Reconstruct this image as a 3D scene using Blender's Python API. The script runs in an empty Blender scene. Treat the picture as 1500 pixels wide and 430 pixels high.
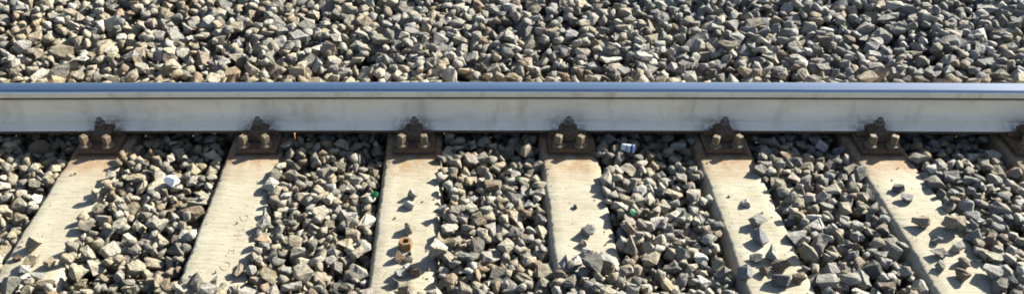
import bpy, bmesh, math, random
import numpy as np
from mathutils import Vector, Matrix, Euler

R = math.radians
random.seed(7)
rng = np.random.default_rng(11)
scene = bpy.context.scene
COL = scene.collection

# ------------------------------------------------------------------ camera
CAM_Y, CAM_Z, PITCH, FPX = -3.08, 1.987, 34.0, 1342.0
cam_data = bpy.data.cameras.new('camera')
cam_data.sensor_width = 36.0
cam_data.lens = FPX / 1500 * 36.0
cam_data.shift_x = 65 / 1500
cam_data.clip_end = 2000
cam = bpy.data.objects.new('camera', cam_data)
cam.location = (0, CAM_Y, CAM_Z)
cam.rotation_euler = (R(90 - PITCH), 0, 0)
COL.objects.link(cam)
scene.camera = cam

# ------------------------------------------------------------------ sky and sun
SUN_EL, SUN_AZ = 30.0, 56.0            # azimuth from +Y (away from the camera) towards +X (right)
world = bpy.data.worlds.new('World')
scene.world = world
world.use_nodes = True
wn, wl = world.node_tree.nodes, world.node_tree.links
wn.clear()
sky = wn.new('ShaderNodeTexSky')
sky.sky_type = 'NISHITA'
sky.sun_disc = False
sky.sun_elevation = R(SUN_EL)
sky.sun_rotation = R(SUN_AZ)
sky.air_density, sky.dust_density, sky.ozone_density = 1.0, 1.1, 0.7
bg = wn.new('ShaderNodeBackground')
bg.inputs['Strength'].default_value = 0.05
wo = wn.new('ShaderNodeOutputWorld')
wl.new(sky.outputs[0], bg.inputs[0])
wl.new(bg.outputs[0], wo.inputs[0])
sd = bpy.data.lights.new('sun', 'SUN')
sd.energy = 5.0
sd.angle = R(0.5)
sd.color = (1.0, 0.945, 0.80)
sun = bpy.data.objects.new('sun', sd)
to_sun = Vector((math.sin(R(SUN_AZ)) * math.cos(R(SUN_EL)), math.cos(R(SUN_AZ)) * math.cos(R(SUN_EL)), math.sin(R(SUN_EL))))
sun.rotation_euler = to_sun.to_track_quat('Z', 'Y').to_euler()
sun.location = (4, 3, 5)
COL.objects.link(sun)
vs = scene.view_settings
vs.view_transform = 'Standard'
vs.look = 'None'
vs.exposure = 1.90
vs.gamma = 1.0
vs.use_curve_mapping = False
scene.cycles.filter_width = 1.8                 # a slightly soft compact-camera lens

# ------------------------------------------------------------------ helpers
def mat(name):
    m = bpy.data.materials.new(name)
    m.use_nodes = True
    nt = m.node_tree
    return m, nt, nt.nodes['Principled BSDF']

def nd(nt, typ, **kw):
    n = nt.nodes.new(typ)
    for k, v in kw.items():
        if k in n.inputs:
            n.inputs[k].default_value = v
        else:
            setattr(n, k, v)
    return n

def mixc(nt, fac, a, b, blend='MIX'):
    n = nt.nodes.new('ShaderNodeMix')
    n.data_type = 'RGBA'
    n.blend_type = blend
    for sock, v in ((n.inputs[0], fac), (n.inputs[6], a), (n.inputs[7], b)):
        if hasattr(v, 'is_output'):
            nt.links.new(v, sock)
        else:
            sock.default_value = v if not isinstance(v, tuple) else (*v, 1.0) if len(v) == 3 else v
    return n.outputs[2]

def ramp(nt, src, stops):
    n = nt.nodes.new('ShaderNodeValToRGB')
    el = n.color_ramp.elements
    while len(el) < len(stops):
        el.new(0.5)
    for e, (p, c) in zip(el, stops):
        e.position = p
        e.color = (c, c, c, 1) if not isinstance(c, tuple) else (*c, 1)
    nt.links.new(src, n.inputs[0])
    return n.outputs[0]

def noise(nt, scale, detail=4, rough=0.55, vec=None):
    n = nd(nt, 'ShaderNodeTexNoise')
    n.inputs['Scale'].default_value = scale
    n.inputs['Detail'].default_value = detail
    n.inputs['Roughness'].default_value = rough
    if vec is not None:
        nt.links.new(vec, n.inputs['Vector'])
    return n.outputs[0]

def bump(nt, bsdf, h, strength, dist, prev=None):
    b = nd(nt, 'ShaderNodeBump')
    b.inputs['Strength'].default_value = strength
    b.inputs['Distance'].default_value = dist
    nt.links.new(h, b.inputs['Height'])
    if prev is not None:
        nt.links.new(prev, b.inputs['Normal'])
    if bsdf is not None:
        nt.links.new(b.outputs[0], bsdf.inputs['Normal'])
    return b.outputs[0]

def position(nt):
    return nd(nt, 'ShaderNodeNewGeometry').outputs['Position']

def scaled(nt, vec, s, off=(0, 0, 0)):
    m = nd(nt, 'ShaderNodeMapping')
    m.inputs['Scale'].default_value = s
    m.inputs['Location'].default_value = off
    nt.links.new(vec, m.inputs['Vector'])
    return m.outputs[0]

def mesh_from_bm(name, bm, smooth=False):
    me = bpy.data.meshes.new(name)
    bmesh.ops.recalc_face_normals(bm, faces=bm.faces)
    bm.to_mesh(me)
    bm.free()
    if smooth:
        for p in me.polygons:
            p.use_smooth = True
    return me

def obj(name, me, material=None, parent=None, loc=None, rot=None):
    o = bpy.data.objects.new(name, me)
    COL.objects.link(o)
    if material is not None and me is not None and len(me.materials) == 0:
        me.materials.append(material)
    if parent is not None:
        o.parent = parent
    if loc is not None:
        o.location = loc
    if rot is not None:
        o.rotation_euler = rot
    return o

def tag(o, label=None, cat=None, group=None, kind=None):
    for k, v in (('label', label), ('category', cat), ('group', group), ('kind', kind)):
        if v:
            o[k] = v
    return o

def box_bm(sx, sy, sz, c=(0, 0, 0), bev=0.0, seg=1, bm=None):
    bm2 = bmesh.new()
    bmesh.ops.create_cube(bm2, size=1.0)
    bmesh.ops.scale(bm2, vec=(sx, sy, sz), verts=bm2.verts)
    if bev > 0:
        bmesh.ops.bevel(bm2, geom=bm2.edges[:], offset=bev, segments=seg, affect='EDGES', profile=0.5)
    bmesh.ops.translate(bm2, vec=c, verts=bm2.verts)
    if bm is None:
        return bm2
    merge(bm, bm2)
    return bm

def merge(bm, other):
    me = bpy.data.meshes.new('tmp')
    other.to_mesh(me)
    other.free()
    bm.from_mesh(me)
    bpy.data.meshes.remove(me)

def lathe_bm(profile, n=20, phase=0.0):
    """profile: list of (radius, z); closed solid of revolution about Z."""
    bm = bmesh.new()
    rings = []
    for r, z in profile:
        if r < 1e-6:
            rings.append([bm.verts.new((0, 0, z))])
        else:
            rings.append([bm.verts.new((r * math.cos(phase + 2 * math.pi * i / n), r * math.sin(phase + 2 * math.pi * i / n), z)) for i in range(n)])
    for a, b in zip(rings[:-1], rings[1:]):
        for i in range(n):
            j = (i + 1) % n
            if len(a) == 1 and len(b) == 1:
                continue
            if len(a) == 1:
                bm.faces.new((a[0], b[i], b[j]))
            elif len(b) == 1:
                bm.faces.new((a[i], a[j], b[0]))
            else:
                bm.faces.new((a[i], a[j], b[j], b[i]))
    return bm

def copy_tree(o, parent=None):
    c = o.copy()
    COL.objects.link(c)
    c.parent = parent
    for ch in list(o.children):
        copy_tree(ch, c)
    return c

# ------------------------------------------------------------------ materials
def stone_material(name, source, mul=1.0):
    """Crushed ballast rock; the tint comes from the object colour or from a per-stone attribute."""
    m, nt, b = mat(name)
    pos = position(nt)
    if source == 'object':
        tint = nd(nt, 'ShaderNodeObjectInfo').outputs['Color']
    else:
        a = nd(nt, 'ShaderNodeAttribute')
        a.attribute_name = 'stone_tint'
        tint = a.outputs['Color']
    n1 = noise(nt, 55, 6, 0.65, pos)
    n2 = noise(nt, 240, 4, 0.6, pos)
    v1 = ramp(nt, n1, [(0.28, 0.62), (0.5, 1.0), (0.74, 1.22)])
    v2 = ramp(nt, n2, [(0.3, 0.78), (0.7, 1.18)])
    c = mixc(nt, 1.0, tint, v1, 'MULTIPLY')
    c = mixc(nt, 1.0, c, v2, 'MULTIPLY')
    # earthy iron stain and pale dust in patches
    st = ramp(nt, noise(nt, 17, 3, 0.5, scaled(nt, pos, (1, 1, 1), (3.1, 7.7, 1.3))), [(0.56, 0.0), (0.68, 0.55)])
    c = mixc(nt, st, c, mixc(nt, 1.0, c, (1.02, 0.80, 0.52), 'MULTIPLY'))
    du = ramp(nt, noise(nt, 33, 4, 0.6, scaled(nt, pos, (1, 1, 1), (9.1, 2.7, 5.3))), [(0.60, 0.0), (0.72, 0.45)])
    c = mixc(nt, du, c, (0.36, 0.348, 0.32))
    nt.links.new(c, b.inputs['Base Color'])
    b.inputs['Roughness'].default_value = 0.88
    b.inputs['Specular IOR Level'].default_value = 0.3
    p = bump(nt, None, n1, 1.0, 0.017)
    bump(nt, b, n2, 0.9, 0.004, p)
    return m

M_STONE_OBJ = stone_material('ballast_rock', 'object')
M_STONE_ATT = stone_material('ballast_rock_bed', 'attribute')

def make_bed_material():
    m, nt, b = mat('ballast_fines')
    pos = position(nt)
    v = nd(nt, 'ShaderNodeTexVoronoi')
    v.inputs['Scale'].default_value = 26
    nt.links.new(pos, v.inputs['Vector'])
    c = ramp(nt, v.outputs['Color'], [(0.2, (0.16, 0.152, 0.138)), (0.8, (0.36, 0.34, 0.30))])
    c = mixc(nt, 1.0, c, ramp(nt, noise(nt, 90, 4, 0.6, pos), [(0.3, 0.6), (0.7, 1.15)]), 'MULTIPLY')
    nt.links.new(c, b.inputs['Base Color'])
    b.inputs['Roughness'].default_value = 0.95
    bump(nt, b, ramp(nt, v.outputs['Distance'], [(0.0, 1.0), (0.8, 0.0)]), 1.0, 0.03)
    return m
M_BED = make_bed_material()

def make_concrete():
    m, nt, b = mat('weathered_concrete')
    pos = position(nt)
    info = nd(nt, 'ShaderNodeObjectInfo')
    n1 = noise(nt, 9, 5, 0.6, pos)
    c = ramp(nt, n1, [(0.25, (0.242, 0.220, 0.166)), (0.5, (0.288, 0.266, 0.208)), (0.75, (0.316, 0.295, 0.237))])
    # board-form streaks across the sleeper
    n2 = noise(nt, 30, 5, 0.65, scaled(nt, pos, (0.5, 3.0, 1)))
    c = mixc(nt, 1.0, c, ramp(nt, n2, [(0.28, 0.72), (0.5, 1.0), (0.8, 1.07)]), 'MULTIPLY')
    # pale scuffed zones, a little lime bloom
    c = mixc(nt, ramp(nt, noise(nt, 5.2, 4, 0.6, scaled(nt, pos, (1, 1, 1), (4, 1, 2))), [(0.52, 0.0), (0.70, 0.6)]), c, (0.37, 0.352, 0.30))
    # rust washed off the fastenings: strongest next to the rail
    sep = nd(nt, 'ShaderNodeSeparateXYZ')
    nt.links.new(pos, sep.inputs[0])
    mr = nd(nt, 'ShaderNodeMapRange')
    mr.inputs['From Min'].default_value = -0.38
    mr.inputs['From Max'].default_value = -0.20
    nt.links.new(sep.outputs['Y'], mr.inputs['Value'])
    rs = nd(nt, 'ShaderNodeMath', operation='MULTIPLY')
    nt.links.new(mr.outputs[0], rs.inputs[0])
    nt.links.new(ramp(nt, noise(nt, 22, 5, 0.65, scaled(nt, pos, (1, 0.6, 1))), [(0.30, 0.15), (0.60, 1.0)]), rs.inputs[1])
    c = mixc(nt, rs.outputs[0], c, (0.21, 0.118, 0.055))
    # pits and specks
    vo = nd(nt, 'ShaderNodeTexVoronoi')
    vo.inputs['Scale'].default_value = 95
    nt.links.new(scaled(nt, pos, (0.55, 1, 1)), vo.inputs['Vector'])
    gate = ramp(nt, noise(nt, 26, 3, 0.5, pos), [(0.50, 0.0), (0.60, 1.0)])
    pit = ramp(nt, vo.outputs['Distance'], [(0.10, 1.0), (0.22, 0.0)])
    pg = nd(nt, 'ShaderNodeMath', operation='MULTIPLY')
    nt.links.new(gate, pg.inputs[0]); nt.links.new(pit, pg.inputs[1])
    c = mixc(nt, pg.outputs[0], c, (0.22, 0.185, 0.13))
    nt.links.new(c, b.inputs['Base Color'])
    b.inputs['Roughness'].default_value = 0.92
    b.inputs['Specular IOR Level'].default_value = 0.25
    inv = nd(nt, 'ShaderNodeMath', operation='SUBTRACT')
    inv.inputs[0].default_value = 1.0
    nt.links.new(pg.outputs[0], inv.inputs[1])
    p = bump(nt, None, n2, 0.5, 0.006)
    p = bump(nt, None, inv.outputs[0], 0.8, 0.004, p)
    bump(nt, b, noise(nt, 260, 3, 0.6, pos), 0.5, 0.002, p)
    return m
M_CONC = make_concrete()

def make_rust(name, dark, light, rough=0.85):
    m, nt, b = mat(name)
    pos = position(nt)
    n1 = noise(nt, 70, 6, 0.65, pos)
    c = ramp(nt, n1, [(0.3, dark), (0.7, light)])
    c = mixc(nt, ramp(nt, noise(nt, 160, 4, 0.6, pos), [(0.55, 0.0), (0.75, 0.7)]), c, (0.36, 0.24, 0.13))
    nt.links.new(c, b.inputs['Base Color'])
    b.inputs['Roughness'].default_value = rough
    bump(nt, b, noise(nt, 220, 5, 0.65, pos), 0.6, 0.002)
    return m
M_RUST = make_rust('rusty_steel', (0.040, 0.028, 0.020), (0.10, 0.065, 0.042))
M_PLATE = make_rust('rusty_plate', (0.050, 0.030, 0.018), (0.135, 0.076, 0.040))
M_SCREW = make_rust('weathered_screw_steel', (0.060, 0.044, 0.030), (0.150, 0.115, 0.074), 0.7)
M_NUT = make_rust('orange_rust', (0.085, 0.046, 0.022), (0.22, 0.125, 0.052))

def make_bolt_steel():
    m, nt, b = mat('worn_bolt_steel')
    pos = position(nt)
    c = ramp(nt, noise(nt, 120, 5, 0.6, pos), [(0.35, (0.05, 0.042, 0.035)), (0.65, (0.17, 0.165, 0.16))])
    nt.links.new(c, b.inputs['Base Color'])
    b.inputs['Metallic'].default_value = 0.4
    b.inputs['Roughness'].default_value = 0.42
    bump(nt, b, noise(nt, 300, 3, 0.5, pos), 0.4, 0.001)
    return m
M_BOLT = make_bolt_steel()

def make_rail_side(name, base, streak):
    m, nt, b = mat(name)
    pos = position(nt)
    n1 = noise(nt, 6, 5, 0.6, scaled(nt, pos, (1, 3, 3)))
    c = ramp(nt, n1, [(0.25, tuple(v * 0.80 for v in base)), (0.5, tuple(v * 0.95 for v in base)), (0.7, base)])
    # thin vertical runs of rust
    n2 = noise(nt, 15, 5, 0.6, scaled(nt, pos, (1, 0.5, 0.35)))
    c = mixc(nt, ramp(nt, n2, [(0.52, 0.0), (0.80, streak)]), c, (0.30, 0.19, 0.10))
    # grime specks
    n3 = noise(nt, 60, 5, 0.7, scaled(nt, pos, (0.6, 1, 1), (2, 5, 1)))
    c = mixc(nt, ramp(nt, n3, [(0.64, 0.0), (0.72, 0.45)]), c, (0.20, 0.165, 0.13))
    # old grease and rust splashed on the foot round every clamp
    sep = nd(nt, 'ShaderNodeSeparateXYZ')
    nt.links.new(pos, sep.inputs[0])
    ad = nd(nt, 'ShaderNodeMath', operation='ADD')
    ad.inputs[1].default_value = 1.412
    nt.links.new(sep.outputs['X'], ad.inputs[0])
    pp = nd(nt, 'ShaderNodeMath', operation='PINGPONG')
    pp.inputs[1].default_value = 0.5986 / 2
    nt.links.new(ad.outputs[0], pp.inputs[0])
    near = ramp(nt, pp.outputs[0], [(0.025, 1.0), (0.095, 0.0)])
    low = ramp(nt, sep.outputs['Z'], [(0.040, 1.0), (0.075, 0.0)])
    blot = ramp(nt, noise(nt, 42, 5, 0.7, scaled(nt, pos, (1, 1, 1), (7, 3, 2))), [(0.40, 0.0), (0.56, 1.0)])
    g = mixc(nt, 1.0, mixc(nt, 1.0, near, low, 'MULTIPLY'), blot, 'MULTIPLY')
    c = mixc(nt, g, c, (0.06, 0.048, 0.038))
    nt.links.new(c, b.inputs['Base Color'])
    b.inputs['Roughness'].default_value = 0.62
    b.inputs['Specular IOR Level'].default_value = 0.35
    bump(nt, b, noise(nt, 180, 4, 0.6, pos), 0.25, 0.0015)
    return m
M_WEB = make_rail_side('chalky_rail_paint', (0.88, 0.775, 0.645), 0.45)
M_HEADSIDE = make_rail_side('rail_head_side', (0.72, 0.65, 0.53), 0.6)
M_FOOT = make_rail_side('rail_foot_paint', (0.88, 0.79, 0.675), 0.3)
M_FOOT.node_tree.nodes['Principled BSDF'].inputs['Roughness'].default_value = 0.5
M_RAIL_DARK = make_rust('dark_rail_brown', (0.045, 0.032, 0.022), (0.10, 0.066, 0.040))

def make_polished():
    m, nt, b = mat('polished_running_steel')
    pos = position(nt)
    n = noise(nt, 40, 4, 0.6, scaled(nt, pos, (0.08, 6, 1)))
    c = ramp(nt, n, [(0.3, (0.35, 0.40, 0.46)), (0.7, (0.46, 0.51, 0.57))])
    nt.links.new(c, b.inputs['Base Color'])
    b.inputs['Metallic'].default_value = 1.0
    nt.links.new(ramp(nt, n, [(0.3, 0.08), (0.7, 0.13)]), b.inputs['Roughness'])
    return m
M_POL = make_polished()

def plain(name, c, rough=0.5, **kw):
    m, nt, b = mat(name)
    pos = position(nt)
    col = mixc(nt, 1.0, (*c, 1.0), ramp(nt, noise(nt, 90, 4, 0.6, pos), [(0.3, 0.8), (0.7, 1.12)]), 'MULTIPLY')
    nt.links.new(col, b.inputs['Base Color'])
    b.inputs['Roughness'].default_value = rough
    for k, v in kw.items():
        b.inputs[k].default_value = v
    return m

# ------------------------------------------------------------------ the setting: ground and layout
BEND = 0.0022                                   # the rail curves very gently
def rail_y(x):
    return -BEND * x * x
SLEEPER_X = [-2.01, -1.412, -0.815, -0.207, 0.391, 0.987, 1.583, 2.180, 2.78]
SL_HALF = 0.104                                  # half width of a sleeper's top
SL_Y0, SL_Y1 = -1.98, 0.46

bm = bmesh.new()
bmesh.ops.create_grid(bm, x_segments=1, y_segments=1, size=400)
ground = obj('ground', mesh_from_bm('ground', bm), M_BED, loc=(0, 0, -0.19))
tag(ground, kind='structure')

X0, X1, Y0, Y1, CELL = -2.95, 3.35, -1.35, 1.75, 0.007
NX, NY = int((X1 - X0) / CELL), int((Y1 - Y0) / CELL)
gx = X0 + (np.arange(NX) + 0.5) * CELL
gy = Y0 + (np.arange(NY) + 0.5) * CELL
GX, GY = np.meshgrid(gx, gy, indexing='ij')

def lowfreq(seed, n, lx, ly):
    r = np.random.default_rng(seed)
    a = np.zeros_like(GX)
    for _ in range(n):
        kx, ky, ph = r.normal(0, 2 * math.pi / lx), r.normal(0, 2 * math.pi / ly), r.uniform(0, 6.28)
        a += np.sin(kx * GX + ky * GY + ph)
    return a / math.sqrt(n)

# height the top of the ballast should reach
und = lowfreq(3, 14, 0.45, 0.45)
front = np.full_like(GX, -0.004) + 0.007 * und
dleft = np.full_like(GX, 9.0)                    # distance to the next sleeper on the left
for sx in SLEEPER_X:
    d = GX - (sx + SL_HALF)
    dleft = np.where((d > -0.02) & (d < dleft), np.maximum(d, 0), dleft)
front += np.clip(0.020 - 0.11 * dleft, -0.011, 0.020)
front = np.where(GY > -0.10, np.minimum(front, -0.022), front)      # swept clear under the rail
back = 0.075 + 0.012 * und + np.clip((GY - 0.3) * 0.05, 0, 0.06)
blend = np.clip((GY - 0.09) / 0.10, 0, 1)
TARGET = front * (1 - blend) + back * blend
for sx, yl in ((SLEEPER_X[4], -0.86), (SLEEPER_X[3], -0.99), (SLEEPER_X[2], -0.97), (SLEEPER_X[1], -0.94)):
    TARGET = np.where((np.abs(GX - sx) < SL_HALF + 0.02) & (GY < yl), 0.036, TARGET)
HM = np.minimum(TARGET, 0.004 + 0.2 * blend) - 0.11                              # the packed bed the loose stones start on
BASE = HM.copy()

bed_step = 5
bxs, bys = np.arange(0, NX, bed_step), np.arange(0, NY, bed_step)
vs_, fs_ = [], []
for i in bxs:
    for j in bys:
        vs_.append((GX[i, j], GY[i, j], BASE[i, j] - 0.004))
nj = len(bys)
for a in range(len(bxs) - 1):
    for b_ in range(nj - 1):
        k = a * nj + b_
        fs_.append((k, k + nj, k + nj + 1, k + 1))
def bed_piece(name, test):
    fsel = [f for f in fs_ if test(sum(vs_[i][1] for i in f) / 4)]
    used = sorted({i for f in fsel for i in f})
    idx = {v: i for i, v in enumerate(used)}
    me = bpy.data.meshes.new(name)
    me.from_pydata([vs_[i] for i in used], [], [tuple(idx[i] for i in f) for f in fsel])
    for p in me.polygons:
        p.use_smooth = True
    return obj(name, me, M_BED)
track_bed = tag(bed_piece('ballast_track_bed', lambda y: y < 0.0), kind='structure')
shoulder = tag(bed_piece('ballast_shoulder', lambda y: y >= 0.0), kind='structure')

SLM = np.zeros(GX.shape, bool)                   # where sleepers lie
for sx in SLEEPER_X:
    on = (np.abs(GX - sx) < SL_HALF) & (GY > SL_Y0) & (GY < SL_Y1)
    SLM |= on
    HM = np.where(on, np.maximum(HM, 0.0), HM)

# ------------------------------------------------------------------ stone shapes
def hull_shape(seed):
    r = np.random.default_rng(seed)
    n = int(r.integers(11, 17))
    p = r.normal(size=(n, 3))
    p /= np.linalg.norm(p, axis=1)[:, None]
    # pushed towards a box so that flat faces and corners appear
    q = np.sign(p) * np.abs(p) ** r.uniform(0.55, 0.9)
    q /= np.abs(q).max(axis=1)[:, None] ** r.uniform(0.2, 0.7)
    dims = np.array([1.0, r.uniform(0.62, 0.95), r.uniform(0.42, 0.80)])
    q = q * dims * 0.5
    bm = bmesh.new()
    vv = [bm.verts.new(v) for v in q]
    res = bmesh.ops.convex_hull(bm, input=vv)
    bmesh.ops.delete(bm, geom=[v for v in bm.verts if not v.link_faces], context='VERTS')
    bmesh.ops.dissolve_limit(bm, angle_limit=R(14), verts=bm.verts, edges=bm.edges)
    bmesh.ops.triangulate(bm, faces=bm.faces)
    c = sum((v.co for v in bm.verts), Vector()) / len(bm.verts)
    bmesh.ops.translate(bm, vec=-c, verts=bm.verts)
    ext = max(max(v.co[k] for v in bm.verts) - min(v.co[k] for v in bm.verts) for k in range(3))
    bmesh.ops.scale(bm, vec=(1 / ext,) * 3, verts=bm.verts)
    core = bm.copy()
    bmesh.ops.recalc_face_normals(core, faces=core.faces)
    core.normal_update()
    N = np.array([f.normal[:] for f in core.faces])
    D = np.array([f.normal.dot(f.verts[0].co) for f in core.faces])
    core.free()
    # broken, uneven faces and blunted corners
    corner = set(bm.verts)
    bmesh.ops.recalc_face_normals(bm, faces=bm.faces)
    bmesh.ops.subdivide_edges(bm, edges=bm.edges[:], cuts=1, use_grid_fill=True)
    bm.normal_update()
    for v in bm.verts:
        if v in corner:
            v.co *= 0.955 - 0.04 * r.random()
        else:
            v.co += v.normal * r.normal(-0.004, 0.022)
    bmesh.ops.triangulate(bm, faces=bm.faces)
    me = mesh_from_bm('stone', bm)
    co = np.empty(len(me.vertices) * 3); me.vertices.foreach_get('co', co)
    tri = np.empty(len(me.polygons) * 3, np.int32)
    me.polygons.foreach_get('vertices', tri)
    return dict(me=me, co=co.reshape(-1, 3), tri=tri.reshape(-1, 3), N=N, D=D)

SHAPES = [hull_shape(100 + k) for k in range(48)]

def rot_matrix(yaw, tilt, tdir, flip):
    m = Matrix.Rotation(yaw, 3, 'Z')
    ax = Vector((math.cos(tdir), math.sin(tdir), 0))
    m = Matrix.Rotation(tilt, 3, ax) @ m
    if flip:
        m = m @ Matrix.Rotation(math.pi, 3, 'X')
    return np.array(m)

def envelopes(shape, Rm, size, x, y):
    """lower and upper surface of a turned stone over the grid cells below it"""
    co = shape['co'] @ Rm.T * size
    lo, hi = co.min(0), co.max(0)
    i0, i1 = int((x + lo[0] - X0) / CELL), int((x + hi[0] - X0) / CELL) + 1
    j0, j1 = int((y + lo[1] - Y0) / CELL), int((y + hi[1] - Y0) / CELL) + 1
    if i0 < 0 or j0 < 0 or i1 > NX or j1 > NY:
        return None
    px = gx[i0:i1, None] - x
    py = gy[None, j0:j1] - y
    N = shape['N'] @ Rm.T
    D = shape['D'] * size
    nzc = N[:, 2]
    nzs = np.where(np.abs(nzc) < 1e-3, 1e-3, nzc)
    A, B, C = (D / nzs)[:, None, None], (N[:, 0] / nzs)[:, None, None], (N[:, 1] / nzs)[:, None, None]
    hgt = A - B * px[None] - C * py[None]
    up = hgt[nzc > 1e-3].min(0)
    dn = hgt[nzc < -1e-3].max(0)
    ins = up > dn
    if not ins.any():
        return None
    return i0, i1, j0, j1, up, dn, ins

OWNER = np.full(GX.shape, -1, np.int32)
STONES = []                                      # (shape index, R, size, x, y, z, tint, where)

PAL = [((0.40, 0.385, 0.350), 3.2), ((0.30, 0.295, 0.285), 2.8), ((0.235, 0.240, 0.245), 1.8), ((0.37, 0.325, 0.250), 2.4),
       ((0.27, 0.220, 0.160), 1.0), ((0.145, 0.142, 0.138), 1.0), ((0.52, 0.510, 0.480), 1.6), ((0.29, 0.21, 0.145), 0.3), ((0.42, 0.385, 0.315), 2.0)]
PC = np.array([c for c, _ in PAL]); PW = np.array([w for _, w in PAL])
WARM = np.array([0, -1, -1.2, 1, 1, -0.6, 0.2, 0.8, 0.9])
def tint_at(x, y, r):
    warm = np.clip(-x / 2.2, -1, 1) * 0.5 + (0.05 if y > 0 else 0.34)
    w = PW * np.exp(WARM * warm)
    c = PC[r.choice(len(PW), p=w / w.sum())] * 0.72 + np.array((0.285, 0.268, 0.228)) * 0.28
    c = c * r.uniform(0.52, 0.96) * (1 + np.array((0.05, 0.01, -0.10)) * warm)
    k = max(0.0, 1 - max(0.0, abs(y) - 0.12) / 0.22) * r.uniform(0.3, 1.0)      # stones turn browner and darker towards the rail
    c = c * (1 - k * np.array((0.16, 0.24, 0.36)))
    return tuple(np.clip(c * (1 + r.normal(0, 0.012, 3)), 0.02, 0.62)) + (1.0,)

def place(x, y, size, cand, tol, where, sink=95, tilt=0.9, sizes=None, free=False):
    """drop a stone on the heap: of some random attitudes keep the one that settles lowest"""
    best = None
    hc = HM[int((x - X0) / CELL), int((y - Y0) / CELL)]
    if hc + size * 0.42 > TARGET[int((x - X0) / CELL), int((y - Y0) / CELL)] + tol:
        return False
    for _ in range(cand):
        k = int(rng.integers(len(SHAPES)))
        xx, yy = x + rng.uniform(-0.02, 0.02), y + rng.uniform(-0.02, 0.02)
        Rm = rot_matrix(rng.uniform(0, 6.283), abs(rng.normal(0, tilt)), rng.uniform(0, 6.283), rng.random() < 0.5)
        e = envelopes(SHAPES[k], Rm, size, xx, yy)
        if e is None:
            continue
        i0, i1, j0, j1, up, dn, ins = e
        gap = (HM[i0:i1, j0:j1] - dn)[ins]
        z = np.percentile(gap, sink)
        top = z + up[ins].max()
        if best is None or top < best[0]:
            best = (top, k, xx, yy, Rm, z, e)
    if best is None:
        return False
    top, k, xx, yy, Rm, z, (i0, i1, j0, j1, up, dn, ins) = best
    ci, cj = (i0 + i1) // 2, (j0 + j1) // 2
    if top > TARGET[ci, cj] + tol:
        return False
    sub = HM[i0:i1, j0:j1]
    over = ins & (z + up > sub)
    sub[over] = (z + up)[over]
    OWNER[i0:i1, j0:j1][over] = len(STONES)
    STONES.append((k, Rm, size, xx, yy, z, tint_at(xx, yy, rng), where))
    return True

# spill: where ballast may lie across a sleeper's top
def spill(x, y):
    for i, sx in enumerate(SLEEPER_X):
        d = abs(x - sx)
        if d < SL_HALF + 0.03:
            edge = SL_HALF - d
            lim = (0.01, 0.010, -0.006, -0.020, -0.016, -0.012, -0.004, 0.0, 0.0)[i] if x > sx else -0.018
            if i == 4 and y < -0.865:
                lim = 0.2
            if i == 3 and y < -0.97 or i == 2 and y < -0.97 or i == 1 and y < -0.95:
                lim = 0.2
            return edge < lim
    return True

def fill(xa, xb, ya, yb, where, sizes, passes):
    for dens, smin, smax, cand, tol in passes:
        n = int((xb - xa) * (yb - ya) * dens)
        xs, ys = rng.uniform(xa, xb, n), rng.uniform(ya, yb, n)
        ss = rng.uniform(0, 1, n) ** 1.25 * (smax - smin) + smin
        for x, y, s in zip(xs, ys, ss):
            if y < 0.14 and not spill(x, y):
                continue
            if -0.205 < y < 0.10 and any(abs(x - sx) < 0.125 for sx in SLEEPER_X):
                continue
            if y < 0.09 and where == 'shoulder':
                continue
            place(x, y, s, cand, tol, where)

# the deep layers, then the layer that shows, then small chips in the gaps
fill(X0 + .05, X1 - .05, Y0 + .05, 0.05, 'bed', None, [(1500, 0.038, 0.060, 2, 0.0), (2600, 0.032, 0.075, 1, 0.028), (500, 0.020, 0.034, 2, 0.006)])
fill(X0 + .05, X1 - .05, 0.10, Y1 - .05, 'shoulder', None, [(1000, 0.044, 0.072, 2, 0.0), (1900, 0.041, 0.092, 1, 0.050), (300, 0.022, 0.038, 2, 0.004)])
print('stones', len(STONES))

# ------------------------------------------------------------------ which stones show largest
def project(x, y, z):
    p = R(PITCH)
    dy, dz = y - CAM_Y, z - CAM_Z
    depth = dy * math.cos(p) - dz * math.sin(p)
    upv = dy * math.sin(p) + dz * math.cos(p)
    return 685 + FPX * x / depth, 215 - FPX * upv / depth, depth
PXi, PYi, DEP = project(GX, GY, HM)
vis = (PXi > 0) & (PXi < 1500) & (PYi > 0) & (PYi < 430) & (OWNER >= 0) & ((GY < -0.09) | (PYi < 119))
area = np.bincount(OWNER[vis], weights=1 / DEP[vis] ** 2, minlength=len(STONES))
chosen = set()
for where in ('bed', 'shoulder'):
    ids = [i for i, s in enumerate(STONES) if s[7] == where]
    ids.sort(key=lambda i: -area[i])
    chosen |= set(ids[:300])

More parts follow.
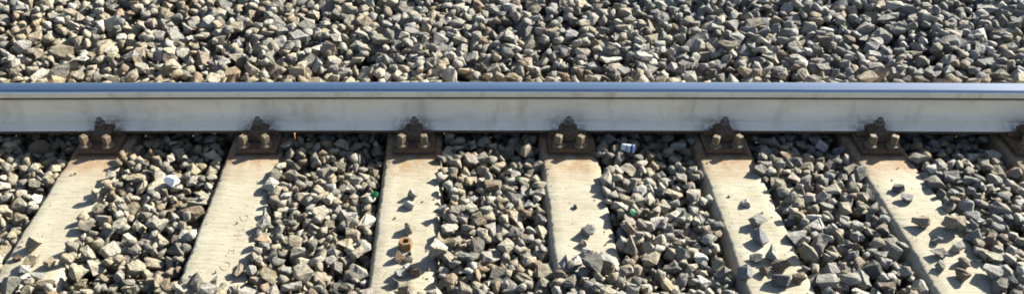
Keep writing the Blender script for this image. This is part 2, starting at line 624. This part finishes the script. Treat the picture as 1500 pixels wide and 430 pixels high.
for where, parent in (('bed', track_bed), ('shoulder', shoulder)):
    cos, tris, tints, off = [], [], [], 0
    for i, (k, Rm, size, x, y, z, tint, wh) in enumerate(STONES):
        if wh != where:
            continue
        if i in chosen:
            o = obj('stone', SHAPES[k]['me'], M_STONE_OBJ, parent)
            o.matrix_local = Matrix.Translation((x, y, z)) @ Matrix(Rm.tolist()).to_4x4() @ Matrix.Scale(size, 4)
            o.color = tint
            continue
        c = SHAPES[k]['co'] @ Rm.T * size + np.array((x, y, z))
        cos.append(c)
        tris.append(SHAPES[k]['tri'] + off)
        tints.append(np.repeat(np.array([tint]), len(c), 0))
        off += len(c)
    co, tr, ti = np.vstack(cos), np.vstack(tris), np.vstack(tints)
    me = bpy.data.meshes.new('ballast_stones')
    me.vertices.add(len(co)); me.vertices.foreach_set('co', co.ravel())
    me.loops.add(tr.size); me.loops.foreach_set('vertex_index', tr.ravel().astype(np.int32))
    me.polygons.add(len(tr)); me.polygons.foreach_set('loop_start', np.arange(0, tr.size, 3, dtype=np.int32))
    me.update(calc_edges=True)
    at = me.attributes.new('stone_tint', 'FLOAT_COLOR', 'POINT')
    at.data.foreach_set('color', ti.ravel())
    o = obj('ballast_stones', me, M_STONE_ATT, parent)
    o['kind'] = 'stuff'
    print(where, 'tris', len(tr))

# ------------------------------------------------------------------ rail
def extrude_profile(name, prof, closed_caps=True, n=72, xa=-7.0, xb=7.0, smooth=True):
    """prof: closed list of (y, z) round the section, swept along the gentle curve"""
    xs = np.linspace(xa, xb, n)
    bm = bmesh.new()
    rings = [[bm.verts.new((x, y + rail_y(x), z)) for y, z in prof] for x in xs]
    m = len(prof)
    for a, b in zip(rings[:-1], rings[1:]):
        for i in range(m):
            j = (i + 1) % m
            bm.faces.new((a[i], a[j], b[j], b[i]))
    bm.faces.new(rings[0]); bm.faces.new(rings[-1])
    return mesh_from_bm(name, bm)

FOOT_Z = 0.026
def arc(cy, cz, r, a0, a1, n):
    return [(cy + r * math.cos(R(a0 + (a1 - a0) * i / n)), cz + r * math.sin(R(a0 + (a1 - a0) * i / n))) for i in range(n + 1)]
rail = obj('rail', None)
tag(rail, 'long pale steel rail with polished blue-grey top crossing the whole picture', 'rail')
# head
half_head = [(0, 0.172), (0.012, 0.1718), (0.0225, 0.1708)] + arc(0.0230, 0.1578, 0.013, 88, 4, 6) + [(0.0366, 0.150), (0.0370, 0.1400), (0.0372, 0.1335), (0.0355, 0.1310), (0.0120, 0.1215), (0.0085, 0.117)]
prof = [(y, z + FOOT_Z) for y, z in half_head] + [(-y, z + FOOT_Z) for y, z in reversed(half_head[1:])]
me = extrude_profile('rail_head', prof)
for m_ in (M_HEADSIDE, M_POL, M_RAIL_DARK):
    me.materials.append(m_)
for p in me.polygons:
    c = p.center
    yy = abs(c.y - rail_y(c.x))
    zz = c.z - FOOT_Z
    if zz > 0.1625:
        p.material_index = 1
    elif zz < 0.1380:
        p.material_index = 2  # dark brown on the lower lip and underside of the head
    else:
        p.material_index = 0
    p.use_smooth = zz > 0.151
obj('rail_head', me, None, rail)
# web, with the fillets that meet head and foot
hw = [(0.0085, 0.118), (0.0083, 0.100), (0.0083, 0.070), (0.0092, 0.058), (0.0115, 0.0495), (0.0160, 0.0425), (0.0240, 0.0362), (0.0340, 0.0305)]
prof = [(y, z + FOOT_Z) for y, z in hw] + [(-y, z + FOOT_Z) for y, z in reversed(hw)]
me = extrude_profile('rail_web', prof)
for p in me.polygons:
    p.use_smooth = True
obj('rail_web', me, M_WEB, rail)
# foot
hf = [(0.0339, 0.0304), (0.0450, 0.0250), (0.0690, 0.0140), (0.0735, 0.0110), (0.0750, 0.0085), (0.0750, 0.0012), (0.0738, 0.0)]
prof = [(y, z + FOOT_Z) for y, z in hf] + [(-y, z + FOOT_Z) for y, z in reversed(hf)]
me = extrude_profile('rail_foot', prof)
me.materials.append(M_FOOT); me.materials.append(M_RAIL_DARK)
for p in me.polygons:
    yy = abs(p.center.y - rail_y(p.center.x))
    p.material_index = 1 if yy > 0.0725 or p.center.z < FOOT_Z + 0.004 else 0  # dark brown on the outer edge and underside of the foot
obj('rail_foot', me, None, rail)

# ------------------------------------------------------------------ sleepers
def sleeper_mesh(seed):
    r = np.random.default_rng(seed)
    L = SL_Y1 - SL_Y0
    n = 260
    prof = [(-0.140, -0.21), (-0.118, -0.055), (-SL_HALF - 0.004, -0.012), (-SL_HALF + 0.002, -0.003), (-SL_HALF + 0.010, 0.0), (-0.060, 0.0), (0.0, 0.0), (0.060, 0.0),
            (SL_HALF - 0.010, 0.0), (SL_HALF - 0.002, -0.003), (SL_HALF + 0.004, -0.012), (0.118, -0.055), (0.140, -0.21)]
    ph = r.uniform(0, 6.28, 40)
    def nz(t, k, f0):
        return sum(math.sin(f0 * (1.7 ** q) * t + ph[(k * 5 + q) % 40]) / (1.35 ** q) for q in range(5)) / 2.2
    bm = bmesh.new()
    rings = []
    for i in range(n + 1):
        y = SL_Y0 + L * i / n
        ring = []
        for k, (px, pz) in enumerate(prof):
            e = 1 if k in (2, 3, 4, 8, 9, 10) else 0
            side = 0 if k < 6 else 3
            wob = nz(y, side, 22) * 0.0026 * e + (r.normal(0, 0.0019) if e else 0)
            chip = max(0.0, nz(y, side + 1, 47) - 0.85) * 0.024 * e
            sg = 1 if px > 0 else -1
            ring.append(bm.verts.new((px - sg * (chip) + wob, y, pz - chip * 0.5 + (0.0007 * nz(y, k % 7, 9) if pz > -0.02 else 0))))
        rings.append(ring)
    for a, b in zip(rings[:-1], rings[1:]):
        for k in range(len(prof) - 1):
            bm.faces.new((a[k], b[k], b[k + 1], a[k + 1]))
        bm.faces.new((a[-1], b[-1], b[0], a[0]))
    bm.faces.new(rings[0]); bm.faces.new(rings[-1])
    me = mesh_from_bm('sleeper', bm)
    for p in me.polygons:
        p.use_smooth = True
    return me

SL_LABEL = ['concrete sleeper lying past the left end of the view',
            'concrete sleeper cut by the left picture edge, slanting to the lower left corner',
            'concrete sleeper with faint stamped letters, second from the left picture edge',
            'concrete sleeper on which the rusty ring nut lies',
            'concrete sleeper ending under heaped ballast, with a dark wedge-shaped stone standing on it',
            'concrete sleeper with a row of single stones running down it, right of the blue cup',
            'concrete sleeper with two small dark stones near its rusty end, right of centre',
            'concrete sleeper of which only a sunlit corner shows at the right picture edge',
            'concrete sleeper lying past the right end of the view']
sleepers = []
for i, sx in enumerate(SLEEPER_X):
    o = obj('concrete_sleeper', sleeper_mesh(40 + i), M_CONC, loc=(sx, 0, 0))
    tag(o, SL_LABEL[i], 'railway sleeper', 'concrete sleepers under the rail')
    sleepers.append(o)

# faint marks stamped into the second sleeper
M_MARK = plain('stamped_mark_dirt', (0.31, 0.275, 0.21), 0.95)
def stroke_bm(segs, w=0.0022):
    bm = bmesh.new()
    for (ax, ay), (bx, by) in segs:
        d = Vector((bx - ax, by - ay, 0)); L = d.length; d.normalize()
        nrm = Vector((-d.y, d.x, 0)) * w / 2
        a, b = Vector((ax, ay, 0)), Vector((bx, by, 0))
        lo = [bm.verts.new(v) for v in (a - nrm, b - nrm, b + nrm, a + nrm)]
        hi = [bm.verts.new(v + Vector((0, 0, 0.0025))) for v in (a - nrm, b - nrm, b + nrm, a + nrm)]
        bm.faces.new(hi)
        for k in range(4):
            bm.faces.new((lo[k], lo[(k + 1) % 4], hi[(k + 1) % 4], hi[k]))
    return bm
def ring_segs(cx, cy, rx, ry, n=12, a0=0, a1=360):
    P = [(cx + rx * math.cos(R(a0 + (a1 - a0) * i / n)), cy + ry * math.sin(R(a0 + (a1 - a0) * i / n))) for i in range(n + 1)]
    return list(zip(P[:-1], P[1:]))
marks = [ring_segs(0.030, -0.575, 0.013, 0.016) + [((0.043, -0.575), (0.040, -0.64))],
         [((0.012, -0.67), (0.040, -0.67)), ((0.030, -0.655), (0.030, -0.685))],
         [((0.015, -0.760), (0.015, -0.735)), ((0.032, -0.760), (0.032, -0.735)), ((0.015, -0.748), (0.032, -0.748))],
         ring_segs(0.018, -0.825, 0.015, 0.019)]
for s in marks:
    obj('stamped_mark', mesh_from_bm('stamped_mark', stroke_bm(s)), M_MARK, sleepers[2], loc=(0.01, 0, -0.0012))

# ------------------------------------------------------------------ rail fastenings
def make_fastening():
    root = obj('rail_fastening', None)
    # ribbed base plate on the concrete, a thin pad below it
    bm = box_bm(0.156, 0.375, 0.018, (0, 0, 0.0145), 0.004)
    for s in (-1, 1):
        box_bm(0.140, 0.014, 0.022, (0, s * 0.0865, 0.0340), 0.003, bm=bm)
    plate = obj('base_plate', mesh_from_bm('base_plate', bm), M_PLATE, root)
    obj('pad', mesh_from_bm('pad', box_bm(0.166, 0.388, 0.0055, (0, 0, 0.0026), 0.001)), M_PLATE, root)
    # clamp: bridges the rib and bears on the rail foot
    bm = bmesh.new()
    prof = [(-0.050, 0.0465), (-0.060, 0.062), (-0.075, 0.070), (-0.118, 0.070), (-0.133, 0.060), (-0.136, 0.0245), (-0.121, 0.0245), (-0.115, 0.050), (-0.080, 0.052), (-0.070, 0.0425)]
    rings = []
    for x in (-0.036, -0.033, 0.033, 0.036):
        rings.append([bm.verts.new((x * (0.66 if z > 0.055 else 1.0), y, z)) for y, z in prof])
    m = len(prof)
    for a, b in zip(rings[:-1], rings[1:]):
        for i in range(m):
            j = (i + 1) % m
            bm.faces.new((a[i], a[j], b[j], b[i]))
    bm.faces.new(rings[0]); bm.faces.new(rings[-1])
    bmesh.ops.bevel(bm, geom=bm.edges[:], offset=0.002, segments=1, affect='EDGES', clamp_overlap=True)
    obj('clamp', mesh_from_bm('clamp', bm), M_RUST, root)
    # spring washer, bolt and nut
    obj('spring_washer', mesh_from_bm('spring_washer', lathe_bm([(0.0, 0.0695), (0.021, 0.0695), (0.0225, 0.072), (0.0225, 0.076), (0.021, 0.0785), (0.0, 0.0785)], 20)), M_RUST, root, loc=(0, -0.097, 0))
    bolt = obj('bolt', mesh_from_bm('bolt', lathe_bm([(0.0, 0.080), (0.0112, 0.080), (0.0112, 0.1060), (0.0098, 0.1100), (0.0060, 0.1130), (0.0, 0.1140)], 18), True), M_BOLT, root, loc=(0, -0.097, 0))
    nb = lathe_bm([(0.0, 0.0786), (0.0175, 0.0786), (0.0195, 0.0805), (0.0195, 0.0945), (0.0172, 0.0970), (0.0, 0.0970)], 6, 0.25)
    obj('nut', mesh_from_bm('nut', nb), M_BOLT, bolt)
    # coach screws at the corners of the plate
    for s in (-1, 1):
        sc = bmesh.new()
        merge(sc, lathe_bm([(0.0, 0.0400), (0.0130, 0.0405), (0.0235, 0.0345), (0.0245, 0.0300), (0.0230, 0.0290), (0.0, 0.0290)], 20))
        hb = box_bm(0.0255, 0.0255, 0.036, (0, 0, 0.0565), 0.003)
        bmesh.ops.rotate(hb, cent=(0, 0, 0), matrix=Matrix.Rotation(R(12 * s + 6), 3, 'Z'), verts=hb.verts)
        merge(sc, hb)
        so = obj('coach_screw', mesh_from_bm('coach_screw', sc), M_SCREW, root, loc=(s * 0.043, -0.166, 0))
        obj('washer', mesh_from_bm('washer', lathe_bm([(0.0, 0.0236), (0.026, 0.0236), (0.0268, 0.0255), (0.026, 0.0289), (0.0, 0.0289)], 20)), M_RUST, so)
    return root

FA_LABEL = ['rusty rail fastening past the left end of the view',
            'rusty clamp and screws fastening the rail to the sleeper at the left edge',
            'rusty clamp and screws fastening the rail to the sleeper with stamped letters',
            'rusty clamp and screws fastening the rail to the sleeper with the rusty nut',
            'rusty clamp and screws fastening the rail just left of the blue cup',
            'rusty clamp and screws fastening the rail, next one right of the blue cup',
            'rusty clamp and screws fastening the rail, second from the right picture edge',
            'rusty clamp and screws fastening the rail at the right picture edge',
            'rusty rail fastening past the right end of the view']
proto = make_fastening()
for i, sx in enumerate(SLEEPER_X):
    o = proto if i == 0 else copy_tree(proto)
    o.location = (sx + random.uniform(-0.006, 0.006), rail_y(sx), 0)
    o.rotation_euler.z = math.atan(-2 * BEND * sx) * 0.9
    for ch in o.children:
        if ch.name.startswith('coach_screw'):
            ch.rotation_euler.z = random.uniform(-0.7, 0.7)
            ch.location.x += random.uniform(-0.004, 0.004)
            ch.location.z = random.uniform(-0.003, 0.004)
        if ch.name.startswith('clamp'):
            ch.location.x = random.uniform(-0.005, 0.005)
        if ch.name.startswith('bolt'):
            ch.rotation_euler.z = random.uniform(0, 1)
            ch.location.z = random.uniform(-0.001, 0.002)
    tag(o, FA_LABEL[i], 'rail fastening', 'rail fastenings along the rail')

# ------------------------------------------------------------------ loose stones lying on the sleepers
LG, MG, DG, TA, BR, WH, BL = (0.27, 0.262, 0.245), (0.185, 0.184, 0.178), (0.108, 0.105, 0.100), (0.25, 0.215, 0.16), (0.16, 0.12, 0.08), (0.38, 0.37, 0.35), (0.165, 0.172, 0.183)
# x, y, size, tilt, tint, shape, label
LOOSE = [
 (-1.444, -0.740, 0.062, 0.15, TA, 3, 'flat tan stone lying alone on the sleeper at the left edge'),
 (-1.437, -0.852, 0.050, 0.5, WH, 8, 'white-sided block among stones on the sleeper in the lower left corner'),
 (-1.474, -0.795, 0.030, 0.3, BR, 5, 'small brown stone, hindmost of the cluster in the lower left corner'),
 (-1.415, -0.812, 0.058, 0.5, TA, 11, 'large smooth tan stone at the back of the lower left cluster'),
 (-1.375, -0.887, 0.046, 0.4, LG, 14, 'pale grey stone right of the white block, lower left cluster'),
 (-1.408, -0.908, 0.046, 0.2, WH, 17, 'flat whitish stone in front of the white block, lower left corner'),
 (-1.470, -0.920, 0.050, 0.3, MG, 20, 'grey stone nearest the lower left picture corner'),
 (-1.356, -0.822, 0.045, 0.4, TA, 23, 'tan stone at the right rim of the leftmost sleeper'),
 (-0.860, -0.919, 0.058, 0.6, DG, 26, 'dark grey stone on the lower end of the sleeper with stamped letters'),
 (-0.832, -0.962, 0.050, 0.3, TA, 29, 'tan stone at the bottom edge below the stamped sleeper marks'),
 (-0.808, -0.908, 0.034, 1.2, MG, 32, 'thin grey stone standing upright on the sleeper with stamped letters'),
 (-0.785, -0.946, 0.042, 0.3, LG, 35, 'pale stone beside the upright sliver on the stamped sleeper'),
 (-0.742, -0.865, 0.046, 0.5, TA, 38, 'tan cube-like stone on the right rim of the stamped sleeper'),
 (-0.199, -0.452, 0.044, 0.9, LG, 41, 'pale tall stone, hindmost of the two above the rusty nut'),
 (-0.212, -0.514, 0.046, 0.3, WH, 44, 'whitish stone in front of a taller one above the rusty nut'),
 (-0.201, -0.652, 0.048, 0.9, TA, 2, 'beige stone standing directly behind the rusty nut'),
 (-0.226, -0.796, 0.046, 0.3, BR, 6, 'dark brown rounded stone just below the rusty nut'),
 (-0.192, -0.806, 0.030, 0.5, LG, 9, 'small pale stone right of the brown one below the nut'),
 (-0.219, -0.872, 0.046, 0.5, MG, 12, 'grey stone in the middle of the heap below the nut'),
 (-0.172, -0.866, 0.046, 0.7, BR, 15, 'brown wedge of stone on the right of the heap below the nut'),
 (-0.196, -0.838, 0.032, 0.2, WH, 18, 'white flat chip in the heap below the rusty nut'),
 (-0.226, -0.918, 0.042, 0.4, MG, 21, 'grey stone on the left of the heap near the bottom edge'),
 (-0.200, -0.955, 0.052, 0.4, TA, 24, 'tan-grey stone at the bottom edge, lowest of the heap below the nut'),
 (-0.190, -0.768, 0.018, 0.8, DG, 27, 'tiny dark chip touching the front of the rusty nut'),
 (-0.098, -0.800, 0.080, 0.2, LG, 30, 'large pale speckled stone lying over the right rim of the nut sleeper'),
 (0.381, -0.518, 0.021, 0.3, DG, 33, 'tiny dark stone alone in the middle of a sleeper, left of the green shard'),
 (0.412, -0.662, 0.060, 1.1, MG, 36, 'dark wedge-shaped stone standing on the fourth sleeper'),
 (0.386, -0.722, 0.036, 0.3, TA, 39, 'small tan stone just below the dark wedge-shaped stone'),
 (0.390, -0.772, 0.046, 0.2, LG, 42, 'pale flat stone, second below the dark wedge-shaped stone'),
 (0.355, -0.818, 0.064, 0.2, WH, 45, 'whitish flat block at the top of the heap on the fourth sleeper'),
 (0.318, -0.848, 0.050, 0.4, LG, 0, 'pale stone at the left rim of the heaped fourth sleeper'),
 (0.399, -0.878, 0.084, 0.5, DG, 4, 'large dark slab with a pale edge in the heap on the fourth sleeper'),
 (0.444, -0.823, 0.072, 0.5, LG, 7, 'large pale faceted stone at the right side of the heaped fourth sleeper'),
 (0.988, -0.500, 0.040, 0.2, WH, 10, 'white stone lying alone above the others on the fifth sleeper'),
 (0.997, -0.612, 0.056, 0.6, MG, 13, 'grey lumpy stone behind a small tan one on the fifth sleeper'),
 (0.988, -0.658, 0.032, 0.3, TA, 16, 'small tan stone between two grey ones on the fifth sleeper'),
 (0.983, -0.706, 0.060, 0.7, BL, 19, 'dark grey peaked stone in the middle of the fifth sleeper'),
 (0.946, -0.798, 0.044, 0.5, DG, 22, 'dark stone on the left half of the fifth sleeper'),
 (0.996, -0.790, 0.056, 0.9, LG, 25, 'pale grey upright stone beside a dark one on the fifth sleeper'),
 (0.956, -0.862, 0.040, 0.4, BR, 28, 'brown rounded stone low on the fifth sleeper'),
 (1.008, -0.840, 0.056, 0.4, BR, 31, 'brown-grey stone just right of the brown rounded one, fifth sleeper'),
 (0.887, -0.880, 0.058, 0.9, BL, 34, 'tall bluish grey stone leaning on the left rim of the fifth sleeper'),
 (0.994, -0.910, 0.060, 0.5, DG, 37, 'dark angular stone near the bottom edge on the fifth sleeper'),
 (1.056, -0.896, 0.050, 0.5, BR, 40, 'brown stone at the lower right rim of the fifth sleeper'),
 (1.555, -0.417, 0.046, 0.5, DG, 43, 'hindmost of the two small dark stones on the sixth sleeper'),
 (1.566, -0.474, 0.048, 0.6, MG, 46, 'nearer of the two small dark stones on the sixth sleeper'),
 (1.566, -0.621, 0.060, 0.6, TA, 1, 'tan lump of stone in the middle of the sixth sleeper'),
 (1.575, -0.705, 0.042, 0.3, MG, 12, 'grey flat stone below the tan lump on the sixth sleeper'),
 (1.562, -0.772, 0.056, 0.4, LG, 8, 'pale grey stone left of a rusty one on the sixth sleeper'),
 (1.530, -0.842, 0.046, 0.6, MG, 11, 'grey stone on the lower left half of the sixth sleeper'),
 (1.580, -0.890, 0.054, 0.4, BR, 14, 'brown cube-like stone lowest on the sixth sleeper'),
 (1.616, -0.815, 0.046, 0.5, TA, 17, 'rust-tinted tan stone at the right rim of the sixth sleeper'),
 (1.622, -0.752, 0.050, 0.5, LG, 20, 'pale stone above the rust-tinted one at the sixth sleeper rim'),
 (1.655, -0.640, 0.078, 0.4, TA, 23, 'long olive-grey stone lying across the right rim of the sixth sleeper'),
]
CHUNKY = sorted(range(len(SHAPES)), key=lambda q: -(SHAPES[q]['co'].max(0) - SHAPES[q]['co'].min(0)).min())[:24]
for x, y, size, tilt, tint, k, label in LOOSE:
    k = CHUNKY[k % 24]
    size *= 0.93
    best = None
    for _ in range(8):
        Rm = rot_matrix(rng.uniform(0, 6.283), tilt + rng.uniform(-0.1, 0.1), rng.uniform(0, 6.283), rng.random() < 0.5)
        e = envelopes(SHAPES[k], Rm, size, x, y)
        if e is None:
            continue
        i0, i1, j0, j1, up, dn, ins = e
        z = np.percentile((HM[i0:i1, j0:j1] - dn)[ins], 94)
        if best is None or z < best[0]:
            best = (z, Rm, e)
    z, Rm, (i0, i1, j0, j1, up, dn, ins) = best
    sub = HM[i0:i1, j0:j1]
    over = ins & (z + up > sub)
    sub[over] = (z + up)[over]
    o = obj('loose_stone', SHAPES[k]['me'], M_STONE_OBJ)
    o.matrix_world = Matrix.Translation((x, y, z)) @ Matrix(Rm.tolist()).to_4x4() @ Matrix.Scale(size, 4)
    o.color = (*tint, 1.0)
    tag(o, label, 'stone', 'loose stones on the sleepers')

def hm_at(x, y, r=0.012):
    i, j, k = int((x - X0) / CELL), int((y - Y0) / CELL), max(1, int(r / CELL))
    return float(HM[i - k:i + k + 1, j - k:j + k + 1].max())

# a few stones that stand out in the ballast
M_WHITE = plain('white_quartz', (0.74, 0.73, 0.76), 0.6)
def single(name, x, y, size, k, tilt, yaw, label, material, tint=None, lift=0.3):
    Rm = rot_matrix(yaw, tilt, yaw * 1.7, False)
    z = hm_at(x, y) + size * lift * 0.5
    me = SHAPES[k]['me'] if material is M_STONE_OBJ else SHAPES[k]['me'].copy()
    if material is not M_STONE_OBJ:
        me.materials.clear()
    o = obj(name, me, material)
    o.matrix_world = Matrix.Translation((x, y, z)) @ Matrix(Rm.tolist()).to_4x4() @ Matrix.Scale(size, 4)
    if tint:
        o.color = (*tint, 1)
    tag(o, label, 'stone')
    return o
single('white_stone', -1.075, -0.385, 0.056, 9, 0.5, 1.1, 'bright white stone lying in the ballast between the two leftmost sleepers', M_WHITE)
single('upright_stone', 0.222, -0.196, 0.060, 26, 1.3, 0.5, 'tan pointed stone catching the sun at the rim of the rail shadow', M_STONE_OBJ, TA, 1.1)

# ------------------------------------------------------------------ loose rusty nut
nut = obj('ring_nut', None, loc=(-0.207, -0.733, 0.0005))
nut.rotation_euler.z = 0.3
tag(nut, 'rusty orange hexagonal nut with a round hole lying on the concrete sleeper', 'nut')
bm = bmesh.new()
n = 24
def hexr(a, r):
    s = math.pi / 3
    return r * math.cos(s / 2) / math.cos((a % s) - s / 2)
levels = [('o', 0.94, 0.0), ('o', 1.0, 0.003), ('o', 1.0, 0.026), ('o', 0.92, 0.029), ('i', 1.0, 0.029), ('i', 0.86, 0.026), ('i', 0.86, 0.003), ('i', 1.0, 0.0)]
rings = []
for kind, f, z in levels:
    ring = []
    for i in range(n):
        a = 2 * math.pi * i / n
        r = hexr(a, 0.0245) * f if kind == 'o' else 0.0120 * f
        ring.append(bm.verts.new((r * math.cos(a), r * math.sin(a), z)))
    rings.append(ring)
for q in range(len(rings)):
    a, b = rings[q], rings[(q + 1) % len(rings)]
    for i in range(n):
        bm.faces.new((a[i], a[(i + 1) % n], b[(i + 1) % n], b[i]))
obj('nut_body', mesh_from_bm('nut_body', bm), M_NUT, nut)

# ------------------------------------------------------------------ litter: small drink cup and green glass
cup = obj('plastic_cup', None)
zc = hm_at(0.612, -0.180, 0.014)
cup.location = (0.588, -0.180, zc + 0.013)
cup.rotation_euler = (R(20), R(90 - 6), R(-8))
cup.scale = (0.76,) * 3
tag(cup, 'small white and blue plastic cup lying on its side in the rail shadow', 'cup')
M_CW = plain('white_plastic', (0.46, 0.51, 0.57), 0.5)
M_CB = plain('blue_print', (0.03, 0.06, 0.15), 0.5)
obj('cup_body', mesh_from_bm('cup_body', lathe_bm([(0.0, 0.0), (0.0165, 0.0), (0.0185, 0.0015), (0.0200, 0.020), (0.0215, 0.048), (0.0222, 0.0600), (0.0212, 0.0600), (0.0200, 0.0480), (0.0180, 0.003), (0.0, 0.003)], 28), True), M_CW, cup)
obj('printed_band', mesh_from_bm('printed_band', lathe_bm([(0.0208, 0.0275), (0.02105, 0.0275), (0.0215, 0.0375), (0.02125, 0.0375), (0.0208, 0.0275)], 28), True), M_CB, cup)
obj('lid', mesh_from_bm('lid', lathe_bm([(0.0, 0.064), (0.018, 0.0655), (0.0238, 0.0645), (0.0242, 0.0615), (0.0238, 0.0525), (0.0226, 0.0525)], 28), True), M_CB, cup)
for a in range(0, 360, 24):                      # white strokes of the worn lettering on the band
    bm = box_bm(0.0012, 0.0026 + 0.0016 * ((a // 24) % 3), 0.0065, (0.0215, 0, 0.0325))
    o = obj('letter_stroke', mesh_from_bm('letter_stroke', bm), M_CW, cup, rot=(0, 0, R(a + 3 * ((a // 24) % 2))))

M_GLASS = plain('green_bottle_glass', (0.015, 0.13, 0.055), 0.2, **{'Transmission Weight': 0.35, 'IOR': 1.5})
for x, y, yaw, size, label in [(-0.334, -0.450, 0.4, 0.034, 'green glass shard in the ballast left of the sleeper with the nut'),
                               (-0.055, -0.295, 1.9, 0.026, 'green glass shard in the ballast touching the right side of the nut sleeper'),
                               (0.186, -0.355, 2.6, 0.018, 'tiny green glass shard in front of the sunlit pointed stone'),
                               (0.571, -0.572, 1.2, 0.030, 'green glass shard in the ballast below the blue cup')]:
    bm = bmesh.new()                             # a curved splinter of bottle wall
    pts = [(-0.5, -0.25), (0.1, -0.42), (0.5, -0.05), (0.28, 0.33), (-0.30, 0.30)]
    lo = [bm.verts.new((px * size, py * size, -0.9 * size * px * px * 0.4)) for px, py in pts]
    hi = [bm.verts.new((v.co.x * 0.96, v.co.y * 0.96, v.co.z + 0.004)) for v in lo]
    bm.faces.new(lo); bm.faces.new(hi)
    for k in range(5):
        bm.faces.new((lo[k], lo[(k + 1) % 5], hi[(k + 1) % 5], hi[k]))
    o = obj('glass_shard', mesh_from_bm('glass_shard', bm), M_GLASS, loc=(x, y, hm_at(x, y) + 0.004), rot=(R(22), R(-14), yaw))
    tag(o, label, 'glass shard', 'green glass shards in the ballast')

# ------------------------------------------------------------------ grit: crumbs of rock strewn over the sleepers
cos, tris, tints, off = [], [], [], 0
gr = np.random.default_rng(5)
for i, sx in enumerate(SLEEPER_X):
    for _ in range(45):
        edge = gr.random() < 0.6
        dx = (SL_HALF - abs(gr.normal(0, 0.022)) - 0.008) * (1 if gr.random() < 0.68 else -1) if edge else gr.uniform(-0.09, 0.09)
        if abs(dx) > SL_HALF - 0.012:
            continue
        y = gr.uniform(-1.3, -0.21)
        sh = SHAPES[int(gr.integers(len(SHAPES)))]
        sz = 0.003 + 0.009 * gr.random() ** 3
        Rm = rot_matrix(gr.uniform(0, 6.28), gr.uniform(0, 3), gr.uniform(0, 6.28), False)
        if hm_at(sx + dx, y, 0.007) > 0.004:
            continue
        c = sh['co'] @ Rm.T * sz + np.array((sx + dx, y, sz * 0.26))
        cos.append(c); tris.append(sh['tri'] + off); off += len(c)
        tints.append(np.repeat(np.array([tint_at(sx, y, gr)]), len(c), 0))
co, tr, ti = np.vstack(cos), np.vstack(tris), np.vstack(tints)
me = bpy.data.meshes.new('grit')
me.from_pydata(co.tolist(), [], tr.tolist())
at = me.attributes.new('stone_tint', 'FLOAT_COLOR', 'POINT')
at.data.foreach_set('color', ti.ravel())
tag(obj('grit', me, M_STONE_ATT), 'fine rock crumbs and grit strewn over the concrete sleepers', 'grit', kind='stuff')
